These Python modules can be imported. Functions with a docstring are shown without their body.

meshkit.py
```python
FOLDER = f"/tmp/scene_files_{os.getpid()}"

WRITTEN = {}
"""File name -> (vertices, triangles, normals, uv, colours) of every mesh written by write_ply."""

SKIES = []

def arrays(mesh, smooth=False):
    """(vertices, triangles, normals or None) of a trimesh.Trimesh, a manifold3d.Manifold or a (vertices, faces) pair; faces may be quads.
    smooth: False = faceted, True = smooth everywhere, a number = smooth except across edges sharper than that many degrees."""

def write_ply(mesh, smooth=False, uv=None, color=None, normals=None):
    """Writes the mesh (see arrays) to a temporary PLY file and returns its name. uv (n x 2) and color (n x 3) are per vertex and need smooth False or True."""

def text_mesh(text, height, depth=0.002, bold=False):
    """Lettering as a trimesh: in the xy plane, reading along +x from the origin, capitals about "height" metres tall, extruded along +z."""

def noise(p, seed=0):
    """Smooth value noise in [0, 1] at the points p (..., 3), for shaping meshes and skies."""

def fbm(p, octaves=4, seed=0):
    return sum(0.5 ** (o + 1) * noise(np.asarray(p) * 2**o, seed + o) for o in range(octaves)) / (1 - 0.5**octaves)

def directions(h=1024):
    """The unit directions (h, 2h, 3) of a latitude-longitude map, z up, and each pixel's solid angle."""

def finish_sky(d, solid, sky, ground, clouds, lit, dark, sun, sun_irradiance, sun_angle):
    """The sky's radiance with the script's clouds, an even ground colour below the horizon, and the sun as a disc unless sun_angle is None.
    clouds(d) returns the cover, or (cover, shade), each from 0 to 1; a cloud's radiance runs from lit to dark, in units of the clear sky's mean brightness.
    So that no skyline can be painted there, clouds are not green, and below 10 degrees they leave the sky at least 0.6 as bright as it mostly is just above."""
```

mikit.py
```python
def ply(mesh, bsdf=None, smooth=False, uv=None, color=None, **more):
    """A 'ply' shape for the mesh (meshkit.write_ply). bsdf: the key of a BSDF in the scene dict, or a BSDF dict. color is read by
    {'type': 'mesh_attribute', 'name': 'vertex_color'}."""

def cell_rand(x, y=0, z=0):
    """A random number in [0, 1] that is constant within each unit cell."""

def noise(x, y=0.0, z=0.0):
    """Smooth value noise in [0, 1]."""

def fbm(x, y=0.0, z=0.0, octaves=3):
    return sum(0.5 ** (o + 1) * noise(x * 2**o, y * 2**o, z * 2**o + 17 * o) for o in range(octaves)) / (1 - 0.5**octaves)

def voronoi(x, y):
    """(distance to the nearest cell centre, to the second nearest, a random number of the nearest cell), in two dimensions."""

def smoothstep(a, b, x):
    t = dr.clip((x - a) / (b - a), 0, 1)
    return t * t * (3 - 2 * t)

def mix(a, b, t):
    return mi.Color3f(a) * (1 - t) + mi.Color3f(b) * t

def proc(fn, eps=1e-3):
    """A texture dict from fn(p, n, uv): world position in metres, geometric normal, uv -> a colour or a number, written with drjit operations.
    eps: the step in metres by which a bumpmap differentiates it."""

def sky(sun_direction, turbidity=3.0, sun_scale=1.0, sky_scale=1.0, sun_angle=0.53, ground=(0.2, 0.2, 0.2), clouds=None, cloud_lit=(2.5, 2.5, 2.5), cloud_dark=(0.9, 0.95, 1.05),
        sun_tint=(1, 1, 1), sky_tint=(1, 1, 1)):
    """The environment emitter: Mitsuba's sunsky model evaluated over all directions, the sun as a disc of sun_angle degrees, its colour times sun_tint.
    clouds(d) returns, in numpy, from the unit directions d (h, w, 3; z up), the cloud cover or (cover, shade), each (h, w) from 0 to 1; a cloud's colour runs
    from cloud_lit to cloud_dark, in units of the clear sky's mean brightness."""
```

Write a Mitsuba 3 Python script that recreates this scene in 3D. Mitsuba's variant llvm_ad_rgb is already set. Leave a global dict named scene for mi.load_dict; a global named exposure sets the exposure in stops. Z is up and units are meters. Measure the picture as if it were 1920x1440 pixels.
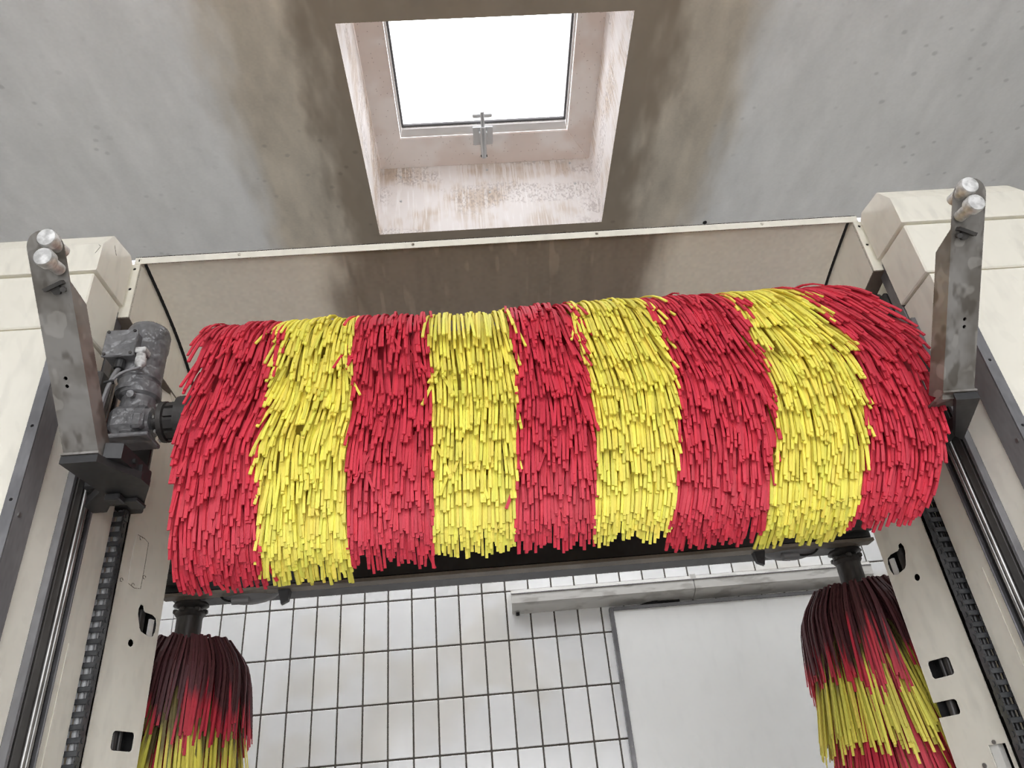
import math
import numpy as np, trimesh, drjit as dr, mitsuba as mi, mikit, meshkit
import manifold3d as m3
from shapely.geometry import Polygon, box as sbox, Point
from shapely.ops import unary_union
from mikit import proc, noise, fbm, smoothstep, mix, cell_rand

scene = {'type': 'scene'}
labels = {}
rng = np.random.default_rng(7)
T = mi.ScalarTransform4f

# ------------------------------------------------------------------ camera, sky, exposure
scene['camera'] = {
    'type': 'perspective', 'fov': 2 * math.degrees(math.atan(960 / 1380.0)), 'fov_axis': 'x',
    'to_world': T().look_at(origin=[0, 0, 1.5], target=[0.049, 0.854, 2.018],
                            up=[0.068, -0.520, 0.851]),
    'near_clip': 0.05, 'far_clip': 500.0}
def overcast(d):
    n = meshkit.fbm(d * 2.2 + 5.0, 4)
    return np.ones(d.shape[:2]), np.clip(n * 0.6, 0, 1)
scene['sky'] = mikit.sky((0.2, -0.75, 0.63), turbidity=5.0, sun_scale=0.0, ground=(0.32, 0.31, 0.29), clouds=overcast,
                         cloud_lit=(1.10, 1.10, 1.12), cloud_dark=(0.95, 0.97, 1.02))
exposure = 5.02

# ------------------------------------------------------------------ materials
def rgb(r, g, b): return {'type': 'rgb', 'value': [r, g, b]}
def mat(name, color, rough=0.5, metallic=0.0, spec=0.5, bump=None, bscale=0.001, two=True, **kw):
    c = color if isinstance(color, dict) else rgb(*color)
    b = {'type': 'principled', 'base_color': c, 'roughness': rough, 'metallic': metallic, 'specular': spec, **kw}
    if bump is not None:
        b = {'type': 'bumpmap', 'arbitrary': proc(bump, eps=2e-3), 'scale': bscale, 'bsdf': b}
    scene[name] = {'type': 'twosided', 'bsdf': b} if two else b
    return name

SKX = 0.135            # centre line of the bay
def ceil_col(p, n, uv):
    big = fbm(p.x * 0.9 + 3, p.y * 0.9, 1.0, octaves=4)
    fine = fbm(p.x * 14, p.y * 5, 4.0, octaves=3)
    gr = noise(p.x * 120, p.y * 120)
    base = mix((0.76, 0.757, 0.75), (0.86, 0.857, 0.85), big)
    base = base * (0.89 + 0.18 * fine + 0.04 * gr)
    # brown deposit left by the damp air that rises to the skylight: patchy edges, streaks along the bay
    ed = fbm(p.x * 2.5, p.y * 1.3, 9.0, octaves=4) - 0.5
    ed2 = fbm(p.x * 16, p.y * 6, 2.0, octaves=3) - 0.5
    dx = dr.abs(p.x - SKX) + 0.24 * ed + 0.09 * ed2 + (p.y - 2.2) * 0.03
    outer = 1 - smoothstep(0.99, 1.19, dx)
    dx2 = dr.abs(p.x - SKX) + 0.22 * ed + 0.20 * ed2
    inner = 1 - smoothstep(0.64, 0.84, dx2)
    st = fbm(p.x * 9, p.y * 1.6, 5.0, octaves=3)
    col = mix(base, mi.Color3f(0.58, 0.51, 0.415) * (0.72 + 0.50 * fine + 0.06 * gr), outer * 0.92)
    col = mix(col, mi.Color3f(0.255, 0.205, 0.155) * (0.75 + 0.5 * st), inner * (0.70 + 0.25 * st))
    # small mould spots
    sp, _, r = mikit.voronoi(p.x * 13, p.y * 15)
    spot = dr.select(r > 0.80, 1 - smoothstep(0.05, 0.20, sp + 0.2 * ed2), 0.0)
    patch = smoothstep(0.45, 0.6, fbm(p.x * 1.6, p.y * 1.6, 22.0, octaves=2))
    return mix(col, col * 0.62, spot * (0.10 + 0.40 * patch))
mat('ceiling_plaster', proc(ceil_col), 0.85, spec=0.15, bump=lambda p, n, uv: fbm(p.x * 25, p.y * 25, 0, octaves=3), bscale=0.0025)

def cream_fn(c0, c1, dirt=0.12):
    def f(p, n, uv):
        b = fbm(p.x * 3 + 7, p.y * 3, p.z * 3, octaves=3)
        s = fbm(p.x * 30, p.y * 30, p.z * 7, octaves=3)
        col = mix(c0, c1, b)
        scr = smoothstep(0.70, 0.78, noise(p.x * 60 + p.z * 25, p.y * 60, p.z * 14))
        return col * (1 - dirt * smoothstep(0.5, 0.8, s)) * (1 - 0.35 * dirt * scr)
    return f
mat('cover_paint', proc(cream_fn((0.78, 0.75, 0.655), (0.84, 0.815, 0.725), 0.08)), 0.42, spec=0.4)
mat('white_lacquer', proc(cream_fn((0.76, 0.755, 0.72), (0.84, 0.835, 0.80), 0.10)), 0.4)
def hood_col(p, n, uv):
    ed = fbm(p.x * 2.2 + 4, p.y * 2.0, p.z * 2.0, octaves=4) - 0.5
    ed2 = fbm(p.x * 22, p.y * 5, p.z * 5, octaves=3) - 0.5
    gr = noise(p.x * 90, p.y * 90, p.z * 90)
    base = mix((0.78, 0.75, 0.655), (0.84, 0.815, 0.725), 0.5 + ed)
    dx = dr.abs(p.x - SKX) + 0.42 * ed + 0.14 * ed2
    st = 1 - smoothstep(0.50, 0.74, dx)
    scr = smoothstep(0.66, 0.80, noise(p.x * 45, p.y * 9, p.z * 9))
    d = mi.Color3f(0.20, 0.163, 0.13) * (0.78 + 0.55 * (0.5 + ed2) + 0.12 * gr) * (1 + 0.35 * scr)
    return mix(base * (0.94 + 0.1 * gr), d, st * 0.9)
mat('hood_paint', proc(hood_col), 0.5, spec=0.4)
def galv(c0, c1, sc=(9, 9, 9)):
    def f(p, n, uv):
        b = fbm(p.x * sc[0], p.y * sc[1], p.z * sc[2], octaves=4)
        g = noise(p.x * 150, p.y * 150, p.z * 40)
        return mix(c0, c1, smoothstep(0.3, 0.7, b)) * (0.92 + 0.16 * g)
    return f
mat('galvanised', proc(galv((0.19, 0.19, 0.20), (0.25, 0.25, 0.262))), 0.38, metallic=0.55)
mat('grey_lacquer', proc(galv((0.17, 0.165, 0.17), (0.22, 0.215, 0.215), (5, 5, 2))), 0.5)
mat('dark_steel', proc(galv((0.045, 0.043, 0.042), (0.085, 0.08, 0.075), (14, 14, 5))), 0.4, metallic=0.3)
mat('bright_steel', proc(galv((0.30, 0.295, 0.285), (0.52, 0.515, 0.50), (40, 40, 9))), 0.42, metallic=0.9)
def arm_col(p, n, uv):
    b = fbm(p.x * 16, p.y * 10, p.z * 10, octaves=4)
    c = fbm(p.x * 30 + 9, p.y * 14, p.z * 14, octaves=3)
    fl = smoothstep(0.60, 0.68, fbm(p.x * 34 + 3, p.y * 20, p.z * 20, octaves=2))
    col = mix((0.13, 0.118, 0.102), (0.235, 0.225, 0.212), smoothstep(0.3, 0.7, b))
    col = mix(col, (0.075, 0.064, 0.052), smoothstep(0.56, 0.68, c) * 0.7)
    return mix(col, (0.36, 0.345, 0.32), fl * 0.4)
mat('arm_paint', proc(arm_col), 0.42, metallic=0.15, bump=lambda p, n, uv: fbm(p.x * 40, p.y * 40, p.z * 40, octaves=3), bscale=0.003)
mat('silver_paint', proc(galv((0.40, 0.40, 0.39), (0.66, 0.66, 0.65), (70, 70, 70))), 0.45, metallic=0.25,
    bump=lambda p, n, uv: fbm(p.x * 90, p.y * 90, p.z * 90, octaves=3), bscale=0.0018)
mat('motor_paint', proc(galv((0.115, 0.115, 0.12), (0.165, 0.165, 0.17), (20, 20, 20))), 0.27, spec=0.7,
    bump=lambda p, n, uv: fbm(p.x * 45, p.y * 45, p.z * 45, octaves=3), bscale=0.010)
mat('black_plastic', proc(galv((0.018, 0.018, 0.019), (0.030, 0.030, 0.031))), 0.42)
mat('chain_plastic', proc(galv((0.035, 0.038, 0.042), (0.065, 0.069, 0.074), (30, 30, 30))), 0.38, spec=0.6)
mat('cable_grey', (0.20, 0.20, 0.205), 0.45)
mat('cable_light', (0.42, 0.43, 0.44), 0.4)
mat('hole_black', (0.012, 0.012, 0.012), 0.8)  # paints the shade inside holes and gaps; also colours some black fittings
mat('rust_brown', proc(galv((0.16, 0.10, 0.055), (0.28, 0.20, 0.12), (60, 60, 60))), 0.7)
mat('brown_steel_and_shade', proc(galv((0.14, 0.118, 0.095), (0.20, 0.172, 0.142))), 0.5)
mat('grout', (0.115, 0.105, 0.09), 0.9)
def tile_fn(c):
    def f(p, n, uv):
        h = fbm(p.x * 6, p.z * 2.4, 3.0, octaves=3)
        k = smoothstep(0.50, 0.75, fbm(p.x * 2.1 + 5, p.z * 3.0, 8.0, octaves=3))
        return mi.Color3f(*c) * (0.95 + 0.06 * h) * mix((1, 1, 1), (0.90, 0.865, 0.80), k * 0.7)
    return f
TILES = [mat('glazed_tile_%d' % i, proc(tile_fn(c)), 0.16, spec=0.5) for i, c in enumerate([(0.89, 0.90, 0.90), (0.85, 0.86, 0.86), (0.92, 0.93, 0.93)])]
mat('white_board', proc(cream_fn((0.86, 0.87, 0.855), (0.90, 0.91, 0.895), 0.02)), 0.35)
def duct_col(p, n, uv):
    b = fbm(p.x * 8, p.y * 8, p.z * 25, octaves=4)
    return mix((0.62, 0.61, 0.58), (0.24, 0.225, 0.20), smoothstep(0.50, 0.70, b) * 0.45)
mat('duct_paint', proc(duct_col), 0.5)
def reveal_col(p, n, uv):
    # drips run straight down the reveal boards, over patches of brown and mould
    t = p.x + p.y
    drip = fbm(t * 75, p.z * 5.0, 1.0, octaves=4)
    pat = fbm(t * 4.0 + 2, p.z * 5.0, 6.0, octaves=4)
    mould = fbm(t * 120, p.z * 90, 2.0, octaves=3)
    band = smoothstep(0.40, 0.70, pat + 0.5 * (drip - 0.5))
    col = mix((0.80, 0.765, 0.75), (0.52, 0.41, 0.31), band * 0.75)
    col = mix(col, (0.92, 0.91, 0.91), smoothstep(0.52, 0.7, drip) * 0.6)
    mp = smoothstep(0.52, 0.66, fbm(t * 3.1 + 9, p.z * 7, 12.0, octaves=3))
    return mix(col, (0.24, 0.20, 0.19), smoothstep(0.42, 0.72, mould) * mp * 0.38)
mat('reveal_paint', proc(reveal_col), 0.6, bump=lambda p, n, uv: fbm((p.x + p.y) * 60, p.z * 9, 0, octaves=2), bscale=0.0015)
def frame_col(p, n, uv):
    b = fbm(p.x * 6, p.y * 6, p.z * 6, octaves=4)
    sp, _, r = mikit.voronoi(p.x * 45, p.y * 45)
    spot = dr.select(r > 0.80, 1 - smoothstep(0.05, 0.16, sp), 0.0)
    return mix(mix((0.80, 0.70, 0.645), (0.89, 0.835, 0.80), smoothstep(0.35, 0.65, b)), (0.28, 0.2, 0.17), spot * 0.55)
mat('frame_paint', proc(frame_col), 0.45)
mat('sash_white', (0.80, 0.80, 0.79), 0.35)
mat('sash_seal', (0.12, 0.12, 0.125), 0.6)
mat('zinc', (0.55, 0.57, 0.58), 0.35, metallic=0.5)
scene['pane_glass'] = {'type': 'thindielectric', 'int_ior': 1.5}
def floor_col(p, n, uv):
    return mix((0.15, 0.148, 0.143), (0.22, 0.217, 0.21), fbm(p.x * 2, p.y * 2, 0, octaves=4))
mat('concrete', proc(floor_col), 0.55)
mat('apron_concrete', (0.42, 0.415, 0.40), 0.7)
mat('wall_render', (0.30, 0.295, 0.28), 0.7)
# dyed foam: the colour is stored strip by strip
scene['foam_strip'] = {'type': 'twosided', 'bsdf': {'type': 'principled', 'base_color': {'type': 'mesh_attribute', 'name': 'vertex_color'}, 'roughness': 0.55, 'specular': 0.35}}

# ------------------------------------------------------------------ mesh helpers
def box(x0, x1, y0, y1, z0, z1, b=0.0):
    lo, hi = np.minimum([x0, y0, z0], [x1, y1, z1]), np.maximum([x0, y0, z0], [x1, y1, z1])
    if b <= 0:
        return trimesh.creation.box(bounds=[lo, hi])
    b = min(b, 0.45 * (hi - lo).min())
    pts = []
    for sx in (0, 1):
        for sy in (0, 1):
            for sz in (0, 1):
                c = np.where([sx, sy, sz], hi, lo); s = np.where([sx, sy, sz], -1, 1) * b
                pts += [c + s * k for k in ([0, 1, 1], [1, 0, 1], [1, 1, 0])]
    return trimesh.convex.convex_hull(np.array(pts))
def cat(*ms):
    return trimesh.util.concatenate([m for m in ms])
def m3_union(*ms):
    out = m3.Manifold()
    for m in ms:
        out = out + m3.Manifold(m3.Mesh(np.asarray(m.vertices, np.float32), np.asarray(m.faces, np.uint32)))
    g = out.to_mesh()
    return trimesh.Trimesh(g.vert_properties[:, :3], g.tri_verts, process=False)
def frame_to(d):
    d = np.asarray(d, float) / np.linalg.norm(d)
    a = np.array([0, 0, 1.0]) if abs(d[2]) < 0.9 else np.array([1.0, 0, 0])
    u = np.cross(a, d); u /= np.linalg.norm(u); v = np.cross(d, u)
    return u, v, d
def cyl(p, q, r, n=20, r2=None):
    """closed cylinder or cone frustum from p to q"""
    p, q = np.asarray(p, float), np.asarray(q, float)
    u, v, d = frame_to(q - p); r2 = r if r2 is None else r2
    a = np.arange(n) * 2 * np.pi / n
    ring = np.cos(a)[:, None] * u + np.sin(a)[:, None] * v
    V = np.vstack([p + ring * r, q + ring * r2, [p], [q]])
    F = []
    for i in range(n):
        j = (i + 1) % n
        F += [[i, j, n + j], [i, n + j, n + i], [2 * n, j, i], [2 * n + 1, n + i, n + j]]
    return trimesh.Trimesh(V, F, process=False)
def lathe(p, d, prof, n=28):
    """prof: (distance along d, radius) pairs"""
    u, v, d = frame_to(d); p = np.asarray(p, float)
    a = np.arange(n) * 2 * np.pi / n
    ring = np.cos(a)[:, None] * u + np.sin(a)[:, None] * v
    V = [p + d * t + ring * max(r, 1e-4) for t, r in prof]
    F = []
    for k in range(len(prof) - 1):
        for i in range(n):
            j = (i + 1) % n; o = k * n
            F += [[o + i, o + j, o + n + j], [o + i, o + n + j, o + n + i]]
    V = np.vstack(V + [[p + d * prof[0][0]], [p + d * prof[-1][0]]])
    e, o = len(V) - 2, (len(prof) - 1) * n
    for i in range(n):
        j = (i + 1) % n
        F += [[e, j, i], [e + 1, o + i, o + j]]
    return trimesh.Trimesh(V, F, process=False)
def tube(pts, r, n=8):
    P = np.asarray(pts, float); tan = np.gradient(P, axis=0)
    V, F = [], []
    u = frame_to(tan[0])[0]
    for p, t in zip(P, tan):
        t = t / np.linalg.norm(t); u = u - t * (u @ t); u /= np.linalg.norm(u); w = np.cross(t, u)
        a = np.arange(n) * 2 * np.pi / n
        V.append(p + r * (np.cos(a)[:, None] * u + np.sin(a)[:, None] * w))
    for k in range(len(P) - 1):
        for i in range(n):
            j = (i + 1) % n; o = k * n
            F += [[o + i, o + j, o + n + j], [o + i, o + n + j, o + n + i]]
    V = np.vstack(V + [P[:1], P[-1:]]); e, o = len(V) - 2, (len(P) - 1) * n
    for i in range(n):
        j = (i + 1) % n
        F += [[e, j, i], [e + 1, o + i, o + j]]
    return trimesh.Trimesh(V, F, process=False)
def bez(pts, n=16):
    P = np.asarray(pts, float); t = np.linspace(0, 1, n)[:, None]
    Q = [np.repeat(p[None], n, 0) for p in P]
    while len(Q) > 1:
        Q = [a * (1 - t) + b * t for a, b in zip(Q[:-1], Q[1:])]
    return Q[0]
def extrude(poly, depth, origin, ex, ey):
    """polygon in the plane (origin, ex, ey), thickened by depth along ex x ey"""
    m = trimesh.creation.extrude_polygon(poly, depth, engine='earcut')
    ex, ey = np.asarray(ex, float), np.asarray(ey, float); ez = np.cross(ex, ey)
    V = np.asarray(origin) + m.vertices[:, :1] * ex + m.vertices[:, 1:2] * ey + m.vertices[:, 2:] * ez
    return trimesh.Trimesh(V, m.faces, process=False)
def hull(*pts):
    return trimesh.convex.convex_hull(np.vstack(pts))

used = {}
def obj(name, mesh, m, parent=None, smooth=False, label=None, cat_=None, group=None, kind=None, **kw):
    base = (parent + '__' if parent else '') + name
    used[base] = used.get(base, -1) + 1
    key = base if used[base] == 0 else '%s_%03d' % (base, used[base])
    scene[key] = mesh if isinstance(mesh, dict) else mikit.ply(mesh, m, smooth=smooth, **kw)
    e = {k: v for k, v in (('label', label), ('category', cat_), ('group', group), ('kind', kind)) if v}
    if e: labels[key] = e
    return key
def thing(name, label, category, group=None, kind=None):
    used[name] = used.get(name, -1) + 1
    key = name if used[name] == 0 else '%s_%03d' % (name, used[name])
    labels[key] = {'label': label, 'category': category}
    if group: labels[key]['group'] = group
    if kind: labels[key]['kind'] = kind
    return key

# ------------------------------------------------------------------ the setting
CZ = 4.17
SX0, SX1, SY0, SY1 = -0.44, 0.712, 1.68, 2.838
RX0, RX1, RY0, RY1 = -2.85, 3.12, -1.2, 4.74
HX, HY = (-2.4, 2.67), (2.92, 4.30)      # added unseen roof opening behind the gantry, put in to light the tiled wall
ceil_poly = sbox(RX0 - .2, RY0 - .2, RX1 + .2, RY1 + .2).difference(sbox(SX0, SY0, SX1, SY1)).difference(sbox(HX[0], HY[0], HX[1], HY[1]))
obj('ceiling', extrude(ceil_poly, 0.002, (0, 0, CZ), (1, 0, 0), (0, 1, 0)), 'ceiling_plaster', kind='structure', label='grey plaster ceiling stained brown round the skylight')
obj('roof', extrude(ceil_poly.difference(sbox(SX0 - .05, SY0 - .05, SX1 + .05, SY1 + .05)), 0.25, (0, 0, CZ + .003), (1, 0, 0), (0, 1, 0)), 'wall_render', kind='structure')
obj('floor', box(RX0 - .2, RX1 + .2, RY0 - .2, RY1 + .2, -0.2, 0), 'concrete', kind='structure')
side_poly = sbox(RY0, 0, RY1, CZ)
obj('wall_left', extrude(side_poly, .2, (RX0 - .2, 0, 0), (0, 1, 0), (0, 0, 1)), 'wall_render', kind='structure')
obj('wall_right', extrude(side_poly, .2, (RX1, 0, 0), (0, 1, 0), (0, 0, 1)), 'wall_render', kind='structure')
DX0, DX1, DZ = -2.35, 2.63, 4.15
front = sbox(RX0 - .2, 0, RX1 + .2, CZ).difference(sbox(DX0, -1, DX1, DZ))
obj('wall_front', extrude(front, 0.2, (0, RY0, 0), (1, 0, 0), (0, 0, 1)), 'wall_render', kind='structure')
obj('ground', box(-30, 30, -30, 30, -0.45, -0.21), 'apron_concrete', kind='structure')
# the tiled wall: grout bed and glazed tiles, each a piece of its own
WB = 4.74
wb = obj('wall_back', box(RX0, RX1, WB + .006, WB + .2, 0, CZ), 'grout', kind='structure', label='white tiled wall with upright tiles and dark joints')
TW, TH, TX, TZ = 0.1495, 0.3035, -1.2490, 2.818
tp = [mikit.ply(box(.0050, TW - .0050, 0, .012, .0050, TH - .0050, 0.0025), b) for b in TILES]
rest = []
for r in range(-10, 5):
    for c in range(-11, 30):
        x, z = TX + c * TW, TZ + r * TH
        if x < RX0 - .01 or x + TW > RX1 + .02 or z < 0 or z + TH > CZ: continue
        dz = rng.uniform(-.0012, .0012)
        if -4 <= r <= 0 and -4 <= c <= 25:
            k = obj('tile', {**tp[rng.integers(0, 3)], 'to_world': T().translate([x, WB - .006 + dz, z])}, None, wb)
        else:
            rest.append(box(x + .003, x + TW - .003, WB - .006, WB + .006, z + .003, z + TH - .003))
obj('tile_rest', cat(*rest), 'glazed_tile_0', wb, kind='stuff')

# skylight: shaft boards, frame, sash, pane, opener
FZ = 4.65
w1 = obj('window_1', cat(box(SX0 - .03, SX0, SY0 - .03, SY1 + .03, CZ + .0025, 4.95), box(SX1, SX1 + .03, SY0 - .03, SY1 + .03, CZ + .0025, 4.95)), 'reveal_paint', kind='structure',
         label='skylight in the ceiling with stained white side boards')
obj('reveal_board', box(SX0, SX1, SY1, SY1 + .03, CZ + .0025, 4.95, .0), 'reveal_paint', w1)
obj('reveal_board', box(SX0, SX1, SY0 - .03, SY0, CZ + .0025, 4.95), 'reveal_paint', w1)
FX0, FX1, FY0, FY1 = -0.308, 0.580, 1.90, 2.650
def mitred(x0, x1, y0, y1, X0, X1, Y0, Y1, za, zb, h):
    """four mitred boards between an inner rectangle (lower case, at zb) and an outer one (upper case, at za)"""
    I = [(x0, y0), (x1, y0), (x1, y1), (x0, y1)]; O = [(X0, Y0), (X1, Y0), (X1, Y1), (X0, Y1)]
    out = []
    for k in range(4):
        l = (k + 1) % 4
        g = (np.array(O[l]) - O[k]); g = g / np.linalg.norm(g) * 0.0012
        p = [(*(np.array(O[k]) + g), za), (*(np.array(O[l]) - g), za), (*(np.array(I[l]) - g), zb), (*(np.array(I[k]) + g), zb)]
        out.append(hull(np.array(p), np.array(p) + [0, 0, h]))
    return out
for m in mitred(FX0, FX1, FY0, FY1, SX0 + .002, SX1 - .002, SY0 + .002, SY1 - .002, FZ, FZ + .010, .012):
    obj('frame_board', m, 'frame_paint', w1)
for m in mitred(FX0 + .012, FX1 - .012, FY0 + .012, FY1 - .05, FX0 + .001, FX1 - .001, FY0 + .001, FY1 - .001, FZ + .024, FZ + .026, .014):
    obj('sash_board', m, 'sash_white', w1)
for m in mitred(FX0 + .022, FX1 - .022, FY0 + .022, FY1 - .062, FX0 + .011, FX1 - .011, FY0 + .011, FY1 - .049, FZ + .041, FZ + .041, .012):
    obj('seal', m, 'sash_seal', w1)
gl = trimesh.Trimesh([(FX0 + .015, FY0 + .015, FZ + .058), (FX1 - .015, FY0 + .015, FZ + .058), (FX1 - .015, FY1 - .055, FZ + .058), (FX0 + .015, FY1 - .055, FZ + .058)], [[0, 2, 1], [0, 3, 2]])
obj('pane', gl, 'pane_glass', w1)
for (x, y, z) in [(-.33, SY1 - .002, 4.58), (.14, SY1 - .002, 4.60), (.60, SY1 - .002, 4.62), (-.33, SY1 - .002, 4.40), (.145, SY1 - .002, 4.43), (.61, SY1 - .002, 4.46)]:
    obj('board_screw', cyl((x, y + .002, z), (x, y - .002, z), .006, 10), 'zinc', w1)
hx = 0.127
op = obj('window_opener', cat(box(hx - .052, hx + .052, 2.585, 2.70, FZ - .007, FZ + .004, .002), box(hx - .024, hx + .024, 2.60, 2.66, FZ - .03, FZ - .006, .004),
         box(hx - .050, hx + .050, 2.520, 2.542, FZ + .012, FZ + .030, .004)), 'zinc', w1)
obj('rod', cat(cyl((hx, 2.50, FZ + .01), (hx, 2.62, FZ - .03), .010, 14), cyl((hx, 2.57, FZ - .02), (hx, 2.735, FZ - .062), .015, 16)), 'zinc', op)
obj('rod_eye', cyl((hx - .017, 2.725, FZ - .062), (hx + .017, 2.725, FZ - .062), .006, 10), 'hole_black', op)

obj('plug_hole', cyl((1.27, 2.885, CZ - .003), (1.27, 2.885, CZ + .01), .011, 12), 'hole_black', 'ceiling')

# ------------------------------------------------------------------ things on the tiled wall
t = thing('wall_panel', 'large white board with a grey metal edge fixed to the tiled wall', 'panel')
PX0, PX1, PZ1 = 0.742, 2.45, 2.652
obj('board', box(PX0 + .02, PX1 - .02, WB - .045, WB - .008, .05, PZ1 - .02, .002), 'white_board', t)
obj('edge_profile', box(PX0, PX0 + .024, WB - .055, WB - .008, .05, PZ1, .002), 'galvanised', t)
obj('edge_profile', box(PX1 - .024, PX1, WB - .055, WB - .008, .05, PZ1, .002), 'galvanised', t)
obj('edge_profile', box(PX0 + .0245, PX1 - .0245, WB - .055, WB - .008, PZ1 - .022, PZ1, .002), 'galvanised', t)
for z in (2.22, 1.86, 1.5, 1.1):
    obj('rivet', cyl((PX0 + .012, WB - .055, z), (PX0 + .012, WB - .058, z), .004, 8), 'bright_steel', t)
t = thing('cable_duct', 'long grimy white cable duct on the tiled wall above the white board', 'cable duct')
def duct(x0, x1):
    yz = [(WB - .008, 2.800), (WB - .10, 2.795), (WB - .112, 2.772), (WB - .112, 2.712), (WB - .095, 2.700), (WB - .008, 2.668)]
    return extrude(Polygon([(y, z) for y, z in yz]), x1 - x0, (x0, 0, 0), (0, 1, 0), (0, 0, 1))
obj('duct_length', duct(0.131, 1.290), 'duct_paint', t)
obj('duct_length', duct(1.294, 2.45), 'duct_paint', t)
obj('joint_sleeve', box(1.275, 1.309, WB - .1145, WB - .02, 2.768, 2.803, .002), 'duct_paint', t)
obj('lid_edge', box(0.131, 2.45, WB - .1165, WB - .112, 2.766, 2.772), 'grey_lacquer', t)
obj('end_bolt', cyl((.165, WB - .03, 2.672), (.165, WB - .03, 2.655), .012, 10), 'hole_black', t)
obj('conduit', cat(tube(bez([(.95, WB - .02, 2.655), (1.02, WB - .03, 2.675), (1.12, WB - .03, 2.66), (1.2, WB - .02, 2.668)]), .008, 8), box(1.02, 1.06, WB - .03, WB - .008, 2.655, 2.68, .003)), 'hole_black', t)

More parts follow.
